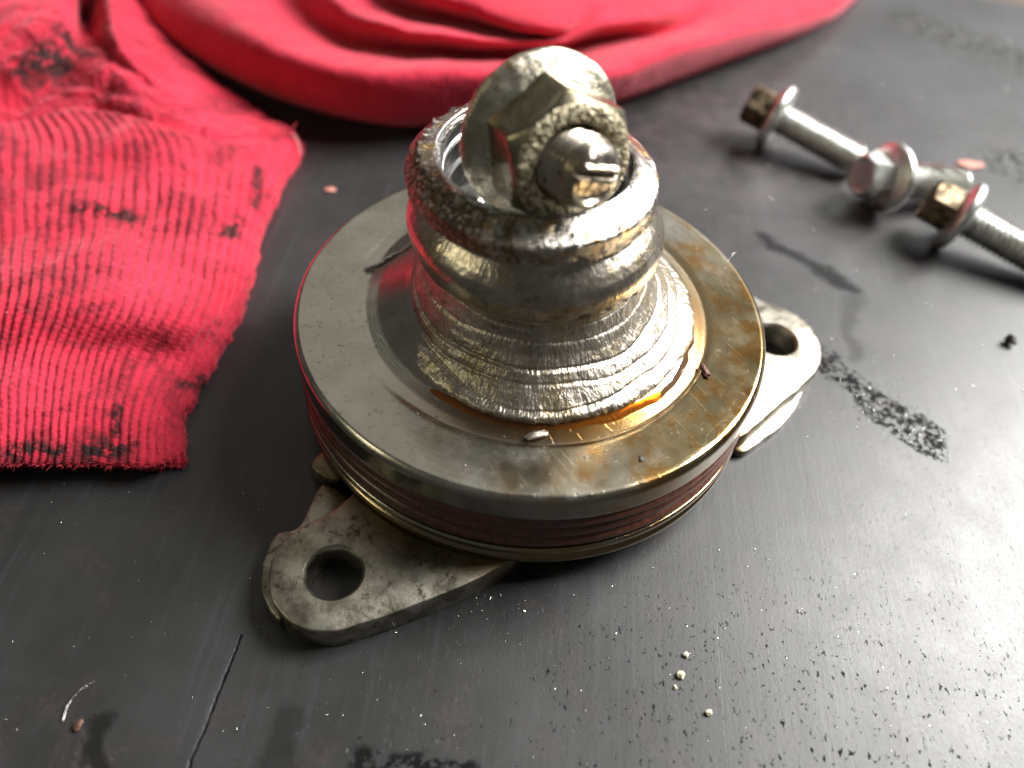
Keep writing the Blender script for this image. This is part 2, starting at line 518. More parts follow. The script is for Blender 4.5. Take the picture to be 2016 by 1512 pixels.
# ------------------------------------------------------------------ the bench top
tb = mesh_obj('bench_top', [(-700, -500, 0), (800, -500, 0), (800, 900, 0), (-700, 900, 0)], [(0, 1, 2, 3)], M['table'], smooth=False)
tb['kind'] = 'structure'

# ------------------------------------------------------------------ the flanged hub
hub = empty('flanged_hub', (0, 0, 0), 'oily steel hub with a round disc, two drilled ears and a flared collared neck', 'machine part')

def disc_disp(T, Rr, Z):
    X, Y = Rr*np.cos(T), Rr*np.sin(T)
    top = sst(Z, 21.5, 22.6)
    Z = Z + top*fbm(X, Y, 0, .09, 3, 3)*.06
    nick = np.clip(fbm(X, Y, Z, .7, 3, 11)-.75, 0, 1)
    edge = sst(Rr, 39.2, 40.3)*sst(Z, 21, 22.6)
    Rr = Rr - edge*nick*.6
    X, Y = Rr*np.cos(T), Rr*np.sin(T)
    rightness = sst(np.cos(T+.6), -.35, .45)
    rec = sst(Rr, 27.0, 29.5)*sst(Rr, 31.6, 31.35)*(Z > 20)
    Z = np.where(rec > 0, Z + rec*(1-rightness)*np.clip(23.26-Z, 0, 1), Z)
    return Rr, Z

lathe('disc', [(16.2, 34.5), (17.0, 32.6), (18.3, 30.6), (20.1, 28.6), (22.1, 26.8), (24.4, 25.3), (26.6, 24.1), (28.8, 23.3), (30.6, 22.85), (31.0, 23.1), (31.4, 23.3), (39.7, 23.3), (40.05, 23.2), (40.75, 22.5), (40.8, 22.3),
               (40.8, 18.3), (40.6, 18.1), (39.3, 18.05), (39.3, 9.65), (40.6, 9.6), (40.85, 9.35), (40.85, 8.3), (40.6, 8.05), (40.2, 7.95), (40.2, 7.5), (40.7, 7.3), (40.95, 7.0),
               (40.95, 6.0), (40.6, 5.6), (34, 5.55), (20, 5.55)],
      M['disc'], hub, seg=512, ds=.35, disp=disc_disp, smooth_it=1)

def seal_disp(k):
    def f(T, Rr, Z):
        return Rr + fbm(np.cos(T)*20, np.sin(T)*20, k*9.0, .3, 3, 5)*.07, Z + fbm(np.cos(T)*20, np.sin(T)*20, k*5.0, .12, 2, 8)*.10
    return f
for k, zc in enumerate((16.55, 13.85, 11.15)):
    prof = [(39.0+1.85*math.cos(t)*(1.0 if k != 1 else .93), zc+1.42*math.sin(t)) for t in np.linspace(-math.pi/2, math.pi/2, 13)]
    lathe('seal_ring', prof, M['seal'], hub, seg=256, ds=.5, disp=seal_disp(k), smooth_it=0)

# flared neck with torn, terraced skin; the neck leans a little to the left
def lean(Rr, Z):
    return np.interp(Z, (25, 36, 42, 46.5, 48.5, 53), (0, -.45, -1.0, -1.6, -2.25, -2.35)) + .5*sst(Rr, 16.2, 14.6)*(Z > 46)
def neck_disp(T, Rr, Z):
    X, Y = Rr*np.cos(T), Rr*np.sin(T)
    h = sst(Z, 24.2, 25.2)*sst(Z, 36.2, 34.5)
    wob = fbm(np.cos(T)*6, np.sin(T)*6, 0, .35, 3, 2)
    for zc, amp, s in ((25.9, .34, 1), (27.5, .18, 2), (29.6, .28, 3), (32.2, .10, 4), (34.2, .12, 5)):
        zz = zc + fbm(np.cos(T)*5, np.sin(T)*5, s*7.7, .3, 2, s)*.8
        Rr = Rr + h*amp*(sst(Z, zz+.14, zz-.14)-.5)*(1+.6*fbm(np.cos(T)*9, np.sin(T)*9, s*3.1, .5, 2, s+30))
        Rr = Rr - h*amp*.6*np.exp(-((Z-zz-.16)/.16)**2)
    Rr = Rr + h*(fbm(X, Y, Z, .55, 4, 21)*.07)
    # the rolled burr at the foot: strong in front and to the right, faded on the left
    A = (T+np.pi) % (2*np.pi)-np.pi
    foot = sst(Z, 31.5, 25.0)
    burr = sst(A, -3.1, -1.35)*sst(A, 1.3, .6)
    edge = sst(Z, 26.5, 24.6)
    Rr = Rr + foot*(burr-1)*3.4 + edge*burr*(wob*.3 + fbm(X, Y, 0, .9, 3, 9)*.18)
    Z = Z + edge*burr*fbm(X, Y, 0, .35, 3, 14)*.22 - foot*(1-burr)*.8
    return Rr, Z
lathe('flared_neck', [(15.0, 38.8), (16.2, 37.2), (16.9, 36.3), (17.9, 35.9), (18.1, 35.5), (17.7, 34.9), (18.0, 33.9), (18.7, 32.6), (19.9, 30.8), (21.6, 29.0), (23.6, 27.3), (25.5, 26.0), (26.7, 25.3), (27.15, 24.85), (27.35, 24.5),
                      (27.3, 24.0), (26.6, 23.5), (24.0, 23.2)], M['torn'], hub, seg=720, ds=.16, disp=neck_disp, shift=lean, smooth_it=3, sharp=50)

def col2_disp(T, Rr, Z):
    X, Y = Rr*np.cos(T), Rr*np.sin(T)
    A = (T+np.pi) % (2*np.pi)-np.pi
    lip = sst(Z, 39.2, 38.0)
    Z = Z + lip*fbm(X, Y, 0, .5, 3, 4)*.14
    Rr = Rr + fbm(X, Y, Z, .22, 3, 6)*.10
    notch = 0                                      # chewed notches along the lower lip
    for a0, wd in ((-1.13, .035), (-.95, .030), (-.80, .05), (-.66, .03), (-.5, .05)):
        notch = notch + np.exp(-((A-a0)/wd)**2)
    Rr = Rr - lip*notch*.9
    Z = Z + lip*notch*.35
    return Rr, Z
lathe('lower_collar', [(15.2, 36.9), (17.0, 37.1), (19.0, 37.25), (19.5, 37.5), (19.75, 38.0), (20.05, 39.4), (20.3, 40.8), (20.2, 41.9), (19.7, 43.0), (18.8, 44.1), (17.9, 45.0), (17.1, 45.8),
                       (16.9, 46.6), (16.6, 48.6)], M['collar'], hub, seg=600, ds=.2, disp=col2_disp, shift=lean, smooth_it=2)

def col1_disp(T, Rr, Z):
    X, Y = Rr*np.cos(T), Rr*np.sin(T)
    A = (T+np.pi) % (2*np.pi)-np.pi
    lip = sst(Z, 49.4, 47.4)
    outer = sst(Rr, 16.2, 17.6)
    left = sst(np.cos(T-2.9), -.1, .7)
    Rr = Rr + lip*(fbm(X, Y, 0, .38, 4, 4)*.38) + outer*fbm(X, Y, Z, .42, 4, 16)*.13
    Z = Z + lip*fbm(X, Y, 0, .42, 4, 24)*.30
    k = .10+.90*sst(np.cos(T-2.75), -.2, .75)
    r0 = 14.5+1.9*k
    Rr = np.where((Rr > 14.5) & (Rr <= 16.4), 14.5+(Rr-14.5)*k, np.where((Rr > 16.4) & (Rr < 18.65) & (Z > 50.8), r0+(Rr-16.4)*(18.65-r0)/2.25, Rr))
    rim = sst(Rr, 15.9, 16.3)*sst(Rr, 18.0, 17.0)*sst(Z, 51.6, 52.6)
    bur = np.clip(fbm(X, Y, 0, 1.3, 3, 44)-.1, 0, 1)
    Rr = Rr + rim*left*bur*.55
    Z = Z + rim*left*bur*.35 + sst(Z, 52, 53)*fbm(X, Y, 0, .2, 3, 50)*.08
    inner = sst(Rr, 15.0, 14.3)*sst(Z, 52, 52.8)
    Rr = Rr + inner*fbm(X, Y, 0, .8, 3, 61)*.10
    return Rr, Z
lathe('upper_collar', [(14.15, 50.2), (14.15, 52.2), (14.25, 52.8), (14.45, 53.0), (16.2, 53.0), (16.35, 52.95), (18.65, 50.9), (18.95, 50.3), (18.75, 49.2), (18.8, 48.2), (18.7, 47.6), (18.3, 47.4), (16.9, 47.2),
                       (16.2, 46.9)], M['grime'], hub, seg=720, ds=.16, disp=col1_disp, shift=lean, smooth_it=2, sharp=50)
lathe('bore', [(0, 37), (8, 37), (11.5, 38.5), (13.4, 41.6), (13.6, 45.0), (13.35, 45.2), (13.35, 50.1), (13.95, 50.6), (14.1, 51.0), (14.1, 52.2)], M['bright'], hub, seg=256, ds=.4, smooth_it=1, center=(-1.85, -.18, 0))
lathe('snap_ring', [(13.5+.42*math.cos(t)-.25, 46.4+.42*math.sin(t)) for t in np.linspace(0, 2*math.pi, 13)], M['black'], hub, seg=160, ds=1, smooth_it=0, center=(-1.85, -.18, 0))

# ---- base plate and its ears
def cr_closed(pts, n=8):
    out = []
    L = len(pts)
    for i in range(L):
        p0, p1, p2, p3 = (np.array(pts[(i+k-1) % L], float) for k in range(4))
        for k in range(n):
            t = k/n
            out.append(.5*((2*p1)+(-p0+p2)*t+(2*p0-5*p1+4*p2-p3)*t*t+(-p0+3*p1-3*p2+p3)*t**3))
    return np.array(out)

def inset(P, d):
    a = np.roll(P, 1, 0); b = np.roll(P, -1, 0)
    t = b-a; t /= np.linalg.norm(t, axis=1)[:, None]+1e-9
    nrm = np.stack([-t[:, 1], t[:, 0]], 1)
    area = .5*np.sum(P[:, 0]*np.roll(P[:, 1], -1)-np.roll(P[:, 0], -1)*P[:, 1])
    return P + nrm*d*(1 if area > 0 else -1)

def plate(name, outline, hole, z0, z1, bev, mat, parent, n=8, wob=.12, label=None):
    P = cr_closed(outline, n)
    P = P + np.stack([vnoise(P[:, 0]*.6, P[:, 1]*.6, 1), vnoise(P[:, 0]*.6, P[:, 1]*.6, 7)], 1)*wob
    bm = bmesh.new()
    def ring(Q, z): return [bm.verts.new((p[0], p[1], z + (vnoise(p[0]*.2, p[1]*.2, 3)*.1 if z > z0+1 else 0))) for p in Q]
    def band(a, b):
        L = len(a)
        for i in range(L):
            bm.faces.new((a[i], a[(i+1) % L], b[(i+1) % L], b[i]))
    r = [ring(inset(P, .15), z0), ring(P, z0+.3), ring(P, z1-bev), ring(inset(P, bev*.35), z1-bev*.35), ring(inset(P, bev), z1)]
    for a, b in zip(r[:-1], r[1:]): band(a, b)
    top = r[-1]
    edges = [bm.edges.get((top[i], top[(i+1) % len(top)])) for i in range(len(top))]
    if hole:
        hx, hy, hr = hole
        t = np.linspace(0, 2*np.pi, 64, endpoint=False)
        C = lambda rr: np.stack([hx+rr*np.cos(t), hy+rr*np.sin(t)], 1)
        h = [ring(C(hr+.65), z1), ring(C(hr+.12), z1-.5), ring(C(hr), z1-.9), ring(C(hr), z0+.2), ring(C(hr+.6), z0)]
        for a, b in zip(h[:-1], h[1:]): band(b, a)
        edges += [bm.edges.get((h[0][i], h[0][(i+1) % 64])) for i in range(64)]
    bmesh.ops.triangle_fill(bm, use_beauty=True, use_dissolve=False, edges=edges)
    bmesh.ops.recalc_face_normals(bm, faces=bm.faces)
    bmesh.ops.scale(bm, vec=(MM, MM, MM), verts=bm.verts)
    me = bpy.data.meshes.new(name); bm.to_mesh(me); bm.free()
    me.polygons.foreach_set('use_smooth', np.ones(len(me.polygons), bool))
    me.set_sharp_from_angle(angle=R(32))
    me.materials.append(mat)
    o = bpy.data.objects.new(name, me)
    if label: o['label'] = label
    return link(o, parent)

plate('mounting_ear', [(-1.0, -42.3), (-10, -48.4), (-19, -53.4), (-24.6, -55.5), (-29.2, -54.9), (-33.0, -52.3), (-34.9, -49.0), (-35.5, -44.9), (-34.7, -41.4), (-32.7, -39.2), (-29.6, -36.1),
                       (-27.9, -34.4), (-26.3, -32.2), (-24, -28), (-15, -25), (-4, -30), (3, -37)], (-25.58, -46.01, 4.15), .06, 5.5, .45, M['ear'], hub,
      label='near ear, smeared with dark oil')
plate('mounting_ear', [(44.9, 29.5), (48.5, 28.4), (52.0, 27.3), (56.2, 24.7), (58.8, 20.5), (59.4, 15.2), (57.9, 10.0), (53.3, 3.9), (49.5, -.3), (44.9, -5.5), (40.1, -10.3), (33, -13), (28, -5), (27, 10), (32, 22)],
      (49.99, 16.52, 4.15), .06, 5.5, .9, M['ear'], hub, label='far ear, brighter, with a brown stain behind its hole')
plate('ear_step', [(-27.2, -30.6), (-31.4, -28.9), (-32.7, -30.6), (-33.9, -37.6), (-36.9, -39.4), (-37.6, -44.6), (-36.2, -49.6), (-32.4, -53.6), (-31.4, -50), (-31.0, -42), (-28.3, -36), (-25, -32)], None, .1, 3.1, .5, M['ear'], hub)
plate('casting_nub', [(-31.2, -22.0), (-33.4, -22.8), (-35.0, -25.4), (-34.2, -26.9), (-31.5, -28.4), (-28.5, -28.0), (-27.5, -24)], None, .15, 4.2, .9, M['ear'], hub)
plate('ear_step', [(56.4, 8.6), (57.5, 12.0), (54, 14), (44, 4), (38, -6), (41.2, -10.7), (46.2, -6.9), (51.4, -1.3), (54.4, 4.0)], None, .1, 1.9, .5, M['ear'], hub)
t = np.linspace(0, 2*np.pi, 40, endpoint=False)
plate('base_plate', [(33.5*math.cos(a), 33.5*math.sin(a)) for a in t], None, .16, 5.5, .3, M['ear'], hub, n=4)

# oil lying in the recess around the foot of the neck
def oil_ring():
    A = np.linspace(-2.15, .42, 260); K = 10
    V = []
    for a in A:
        e = min(1.0, (a+2.15)/1.3, (.42-a)/.5)
        e = max(0.0, e)
        ro = 27.2 + (1.3+.45*vnoise(a*3, 0, 0, 3)+.25*vnoise(a*11, 0, 0, 5))*math.sqrt(e)
        for k in range(K):
            u = k/(K-1)
            r = 26.2+(ro-26.2)*u
            surf = float(np.interp(r, (24.2, 26.6, 28.8, 30.6), (25.3, 24.1, 23.3, 22.85)))-.05
            V.append((r*math.cos(a), r*math.sin(a), surf+.05+.5*e*math.sin(math.pi*min(1, u*.9+.1))))
    V = np.array(V); n = len(A)
    i = np.arange(n-1)[:, None]; j = np.arange(K-1)[None, :]
    a = i*K+j
    F = np.stack([a, a+K, a+K+1, a+1], -1).reshape(-1, 4)
    o = mesh_obj('oil_film', V, F, M['oil'], hub, sharp=None, label='amber oil caught round the foot of the neck')
    o['kind'] = 'stuff'
oil_ring()

# ------------------------------------------------------------------ the nut sitting askew in the bore
ax = Vector((.4637, -.8677, .1790)).normalized()
up = (-_r+_u).normalized(); xl = (up-ax*up.dot(ax)).normalized(); yl = ax.cross(xl)
NR = np.array([[xl.x, yl.x, ax.x], [xl.y, yl.y, ax.y], [xl.z, yl.z, ax.z]])
NC = (-1.66, -1.9, 57.0)
nut = empty('flange_nut', (NC[0], NC[1], NC[2]), 'corroded flanged nut with a broken stud, sitting askew in the mouth of the neck', 'nut')
def nl(*a, **k): return lathe(*a, parent=nut, rot=NR, **k)
def rough_disp(amp, s, sc_=.6):
    return lambda T, Rr, Z: (Rr + fbm(Rr*np.cos(T), Rr*np.sin(T), Z, sc_, 4, s)*amp, Z + fbm(Rr*np.cos(T), Rr*np.sin(T), Z+9, sc_, 4, s+3)*amp*.7)
nl('washer_flange', [(0, -4.6), (4, -4.4), (7.5, -3.7), (10.2, -2.4), (11.6, -.9), (12.1, .1), (12.0, .7), (11.5, 1.2), (10.0, 2.0), (8.6, 2.8), (6, 3.2)], M['nut'], seg=256, ds=.3, disp=rough_disp(.10, 5), smooth_it=2)
def hexd(T, Rr, Z):
    ap = 8.55
    q = (T+.13+np.pi/6) % (np.pi/3)-np.pi/6
    hx = ap/np.cos(q)
    cone = 9.9-np.clip(Z-8.6, 0, 9)*.85
    lim = np.minimum(hx, cone)
    lim = lim - .10*np.exp(-((hx-cone)/.25)**2)
    Rr = np.where(Rr > 7.2, np.where(Rr > 8, lim, np.minimum(Rr, lim)), Rr)
    X, Y = Rr*np.cos(T), Rr*np.sin(T)
    Rr = Rr + fbm(X, Y, Z, .5, 3, 8)*.03
    return Rr, Z
nl('hex_body', [(9.9, .9), (9.9, 8.6), (9.6, 9.2), (9.2, 9.8), (8.6, 10.4), (8.05, 10.95)], M['hex'], seg=360, ds=.3, disp=hexd, smooth_it=0, sharp=28)
def gritd(T, Rr, Z):
    X, Y = Rr*np.cos(T), Rr*np.sin(T)
    g_ = np.clip(fbm(X, Y, 0, 2.6, 3, 19), -.3, 1)
    return Rr + sst(Rr, 7.6, 8.1)*g_*.08, Z + g_*.13*sst(Rr, 5.4, 5.9)
nl('nut_face', [(8.3, 10.6), (8.05, 10.95), (7.5, 11.1), (6.2, 11.1), (5.7, 10.95), (5.3, 10.4), (5.2, 9.4), (5.15, 8.0)], M['grit'], seg=400, ds=.14, disp=gritd, smooth_it=1)
def thd(T, Rr, Z):
    body = sst(Rr, 4.0, 4.4)*sst(Z, 14.0, 13.5)
    ph = (Z/1.0-T/(2*np.pi)) % 1.0
    Rr = Rr - body*.62*(1-np.abs(ph*2-1))
    X, Y = Rr*np.cos(T), Rr*np.sin(T)
    end = sst(Z, 13.4, 14.4)
    # chewed end: one sloping facet and a chisel slot
    px, py = X*math.cos(.55)+Y*math.sin(.55), -X*math.sin(.55)+Y*math.cos(.55)
    top = sst(Rr, 4.2, 3.2)*end
    Z = Z - top*(sst(py, -.2, 3.2)*1.3) - top*1.5*np.exp(-((py+.55)/.42)**4) + top*.5*np.exp(-((py+1.35)/.35)**2)
    Z = Z + end*fbm(X, Y, Z, .6, 3, 33)*.10
    Rr = Rr + end*fbm(X, Y, Z, .5, 3, 35)*.08
    return Rr, Z
sa = (ax + _r*.30).normalized(); sx = (xl-sa*xl.dot(sa)).normalized(); sy = sa.cross(sx)      # the stud is bent over a little
SR = np.array([[sx.x, sy.x, sa.x], [sx.y, sy.y, sa.y], [sx.z, sy.z, sa.z]])
sc0 = ax*11.1-sa*11.1
lathe('stud', [(4.9, 7.0), (4.9, 13.4), (4.7, 13.9), (4.4, 14.5), (4.1, 15.1), (3.7, 15.6), (3.1, 15.9), (0.0, 15.8)], M['stud'], nut, rot=SR, center=tuple(sc0), seg=300, ds=.10, disp=thd, smooth_it=2, sharp=45)

# ------------------------------------------------------------------ three flange bolts
def bolt(loc, tip, spin, dark, length, label):
    """head at the back, threads towards tip; all positions in mm"""
    root = empty('flange_bolt', loc, label, 'bolt', 'flange bolts lying on the bench')
    d = (Vector(tip)-Vector(loc)).normalized()
    x = Vector((0, 0, 1)).cross(d).normalized(); y = d.cross(x)
    c, s = math.cos(spin), math.sin(spin)
    x, y = x*c+y*s, y*c-x*s
    Rm = np.array([[x.x, y.x, d.x], [x.y, y.y, d.y], [x.z, y.z, d.z]])
    hm = M['zincdark'] if dark else M['zinc']
    lathe('flange', [(4.0, 2.9), (5.2, 2.5), (7.0, 2.2), (8.2, 1.6), (8.55, .9), (8.55, .1), (8.3, -.3), (7.6, -.7), (6.2, -1.3), (4, -1.5)], M['zinc'], root, seg=96, ds=.4, rot=Rm)
    def hd(T, Rr, Z):
        q = (T+np.pi/6) % (np.pi/3)-np.pi/6
        lim = np.minimum(4.75/np.cos(q), 5.5-np.clip(-Z-7.1, 0, 9)*1.2)
        return np.where(Rr > 4.65, lim, Rr), Z
    lathe('head', [(5.5, -.9), (5.5, -7.1), (5.4, -7.5), (5.1, -7.8), (4.8, -7.95), (4.2, -7.95), (3.9, -7.3), (3.2, -7.1), (0, -7.1)], hm, root, seg=120, ds=.3, disp=hd, smooth_it=0, rot=Rm, sharp=30)
    def td(T, Rr, Z):
        ph = (Z/1.4-T/(2*np.pi)) % 1.0
        b = sst(Z, 1.6, 2.2)*sst(Z, length-.6, length-1.6)
        return Rr-b*1.0*(1-np.abs(ph*2-1)), Z
    lathe('threaded_shank', [(4.4, .9), (4.4, length-1.2), (3.3, length), (0, length)], M['zinc'], root, seg=64, ds=.16, disp=td, smooth_it=0, rot=Rm, sharp=60)
    return root
bolt((58.9, 99.6, 8.55), (81.5, 88.0, 4.3), .2, True, 25.5, 'flange bolt with a browned head, leftmost of three, its shank ending behind the middle one')
bolt((83.8, 75.6, 8.55), (106.0, 83.0, 4.3), .5, False, 24.5, 'flange bolt lying in the middle, shiny silver hex head turned to the viewer')
bolt((98.3, 62.9, 8.55), (120.8, 51.6, 4.3), .9, True, 25.5, 'flange bolt with a dark head, farthest right, its shank running out of the frame')

# ------------------------------------------------------------------ red rags
RAG_CUFF=[
 [(-107.3,-36.2,1),(-96.2,-34.5,1),(-86.7,-32.7,1),(-78.8,-30.9,1),(-70.7,-29.2,1),(-63,-28.5,1),(-56.9,-27,0.6)],
 [(-103.8,-37.3,6),(-93.2,-35.5,6),(-84,-33.7,6),(-76.3,-32,6),(-68.5,-30.5,6),(-61.2,-29.4,6),(-57.9,-24.1,0.6)],
 [(-108.5,-29.5,8),(-97.6,-27.7,8),(-86.7,-26.2,9),(-78,-24.4,9),(-70.7,-21.9,8),(-63.9,-19.8,7),(-60.5,-15.8,0.6)],
 [(-115.8,-18.8,9),(-104,-15.8,9),(-92,-13.5,10),(-82.5,-11.1,9),(-73.6,-8.7,8),(-64.6,-6.7,6),(-59.4,0.3,0.6)],
 [(-120.4,-8.3,13),(-106.5,-5.7,14),(-93.4,-3.2,15),(-81,-1.8,15),(-70.4,-1,14),(-61.8,2.3,11),(-59.2,14.6,0.6)],
 [(-134.2,10.5,10),(-119.3,13.1,10),(-104,16.2,11),(-89.5,19.2,12),(-76.5,22.9,11),(-66.2,25.6,9),(-61.8,31.7,0.6)],
 [(-145.1,27.4,10),(-128.1,29.2,11),(-111,32.9,12),(-95.5,37.8,12),(-80.5,39.7,12),(-69.5,40.9,10),(-63.1,49.5,0.6)],
 [(-154.2,43.2,12),(-137,46.1,13),(-119.6,50.8,13),(-101.9,52.2,15),(-86.3,51.6,16),(-73.3,54.9,11),(-62.7,65.7,0.8)],
 [(-159.6,52.4,13),(-142.9,56.4,13),(-128.2,62.1,12),(-116.8,69.3,12),(-95.6,62.5,15),(-80.1,62.4,11),(-63.5,72.5,0.8)],
 [(-162.7,58,14),(-145.5,61.8,14),(-130.7,66.2,14),(-122.8,76.9,14),(-106.8,73.8,18),(-89.8,69.1,14),(-75.3,81.4,0.6)],
 [(-166.9,67.2,17),(-148.1,69.5,18),(-131.2,71.9,20),(-123.4,80.5,18),(-121.6,89.9,14),(-105.9,79.1,20),(-100.9,102.4,0.6)],
 [(-175.9,81.9,18),(-153.1,80.7,21),(-136.9,82.9,23),(-125.2,88.1,22),(-142.7,123.3,4),(-114.7,90.1,21),(-120,123.9,0.6)],
 [(-191.4,105.9,18),(-166.9,104.7,21),(-149.4,104.2,23),(-135.7,110.4,22),(-155.1,149.6,4),(-128.4,117.5,20),(-134.6,142.1,0.6)],
 [(-211.9,137.6,18),(-187.2,138.8,20),(-167.8,138.5,22),(-157.8,147.4,20),(-166.3,175,10),(-149.6,157.5,16),(-157.4,181.6,0.6)],
 [(-219.9,159.6,63),(-195.2,160.8,65),(-175.8,160.5,67),(-165.8,169.4,65),(-174.3,197,55),(-157.6,179.5,61),(-165.4,203.6,45.6)],  # from here an unseen rise, added to give the steel red reflections
 [(-244.9,194.6,138),(-220.2,195.8,140),(-200.8,195.5,142),(-190.8,204.4,140),(-199.3,232,130),(-182.6,214.5,136),(-190.4,238.6,120.6)],
]
RAG_FOLD=[
 [(-163,180,0.6),(-134.9,142.1,0.6),(-115.5,119,0.6),(-92.4,102,0.6),(-67.6,90.5,0.6),(-45.9,86.7,0.6),(-32.6,89.2,0.6),(-15.5,97.2,0.6),(1.1,102.8,0.6),(17.2,111.8,0.6),(46.5,138.7,0.6),(81.2,171,0.6),(99.9,196.8,0.6),(122.1,243.7,0.6)],
 [(-157.2,174.3,8),(-128,131.3,8),(-109.8,110.3,8),(-87.8,93.8,8),(-64.5,82.7,8),(-43.9,79,8),(-31.2,81.4,8),(-14.9,88.6,8),(0.8,94,8),(15.7,102,8),(43.6,127.9,8),(76.1,159.5,8),(94.2,185.3,8),(115.5,232,8)],
 [(-126.9,155.2,19),(-108.1,125.4,19),(-93.2,107.5,19),(-77,91.4,20),(-60.3,82.5,20),(-44.5,79.4,20),(-29.8,80.9,20),(-15.2,84.9,20),(-1.5,90.9,19),(12.6,96.2,19),(36.4,118,18),(63.3,148.3,16),(80.5,177.6,15),(100.6,223,15)],
 [(-111,171.7,15),(-97.3,148.9,14),(-84.5,128.9,13),(-68,113.8,12),(-54.3,107,12),(-42.2,106.2,12),(-29.8,107.6,12),(-17.5,109.9,13),(-5.2,116.3,12),(9.1,127.2,10),(28.2,134.5,12),(48.2,149.7,15),(65.5,177.7,15),(85.9,223.7,15)],
 [(-92.1,166.7,20),(-81.2,144.9,20),(-70.2,125.8,20),(-55.8,107.5,21),(-43.3,99.4,22),(-32.4,97.4,22),(-22,98.1,22),(-13,101.8,21),(-3.9,105.5,20),(5.4,114,19),(22.2,125.5,19),(40.9,147.7,19),(56.1,175.6,18),(78,225.6,17)],
 [(-81,174.5,20),(-72,157,18),(-62.4,141.5,16),(-55.5,130.1,15),(-45.9,126.7,14),(-33.7,123.7,14),(-21.6,119.9,15),(-11.3,115.5,17),(-2.8,109.9,20),(5,114,22),(17.6,129.5,21),(34.8,153.2,20),(51.3,179.9,19),(71.6,234.1,17)],
 [(-70.7,174.3,24),(-60.9,151.3,24),(-50.9,132.2,25),(-41.5,120,26),(-32.3,114.2,26),(-25.1,111.2,26),(-16.6,107.2,26),(-8.4,104.7,26),(-0.7,109.6,26),(5.7,123,25),(15.6,138.2,24),(30.1,162.1,22),(45,188.4,20),(64.3,239.5,18)],
 [(-81.2,221.3,26),(-70,202.6,26),(-58.1,185.9,26),(-45.4,169.4,28),(-37.1,167.4,28),(-29,165.4,28),(-21,163.5,28),(-13,161.6,28),(-5.4,163.8,28),(2.2,176.3,26),(13.7,195,24),(28.3,215.7,22),(44.9,243.7,20),(66.4,302.7,18)],
 [(-86.2,241.3,52),(-75,222.6,52),(-63.1,205.9,52),(-50.4,189.4,54),(-42.1,187.4,54),(-34,185.4,54),(-26,183.5,54),(-18,181.6,54),(-10.4,183.8,54),(-2.8,196.3,52),(8.7,215,50),(23.3,235.7,48),(39.9,263.7,46),(61.4,322.7,44)],  # out-of-view rise from here on, added for red reflected in the steel
 [(-96.2,271.3,86),(-85,252.6,86),(-73.1,235.9,86),(-60.4,219.4,88),(-52.1,217.4,88),(-44,215.4,88),(-36,213.5,88),(-28,211.6,88),(-20.4,213.8,88),(-12.8,226.3,86),(-1.3,245,84),(13.3,265.7,82),(29.9,293.7,80),(51.4,352.7,78)],
]


def cr_axis(A, n):
    """Catmull-Rom along axis 0"""
    L = A.shape[0]
    t = np.linspace(0, L-1, n); i = np.minimum(t.astype(int), L-2); f = (t-i)[:, None, None]
    g = lambda k: A[np.clip(i+k, 0, L-1)]
    p0, p1, p2, p3 = g(-1), g(0), g(1), g(2)
    return .5*((2*p1)+(-p0+p2)*f+(2*p0-5*p1+4*p2-p3)*f*f+(-p0+3*p1-3*p2+p3)*f**3)

def rag_grid(rows, nu, nv, edge_right=False):
    A = np.array(rows, float)
    if edge_right:
        A[:, :, 2] *= .80
        A[:, -1, 2] = np.minimum(A[:, -2, 2]*.5, 3.6)
        A[0, :, 2] = 1
    B = cr_axis(A, nv)                                   # along v
    C = cr_axis(B.transpose(1, 0, 2), nu).transpose(1, 0, 2)
    return C

def grid_faces(nv, nu):
    i = np.arange(nv-1)[:, None]; j = np.arange(nu-1)[None, :]
    a = i*nu+j
    return np.stack([a, a+1, a+nu+1, a+nu], -1).reshape(-1, 4)

def normals(C):
    du = np.gradient(C, axis=1); dv = np.gradient(C, axis=0)
    n = np.cross(du, dv); n /= np.linalg.norm(n, axis=2)[:, :, None]+1e-9
    n[n[:, :, 2] < 0] *= -1
    return n

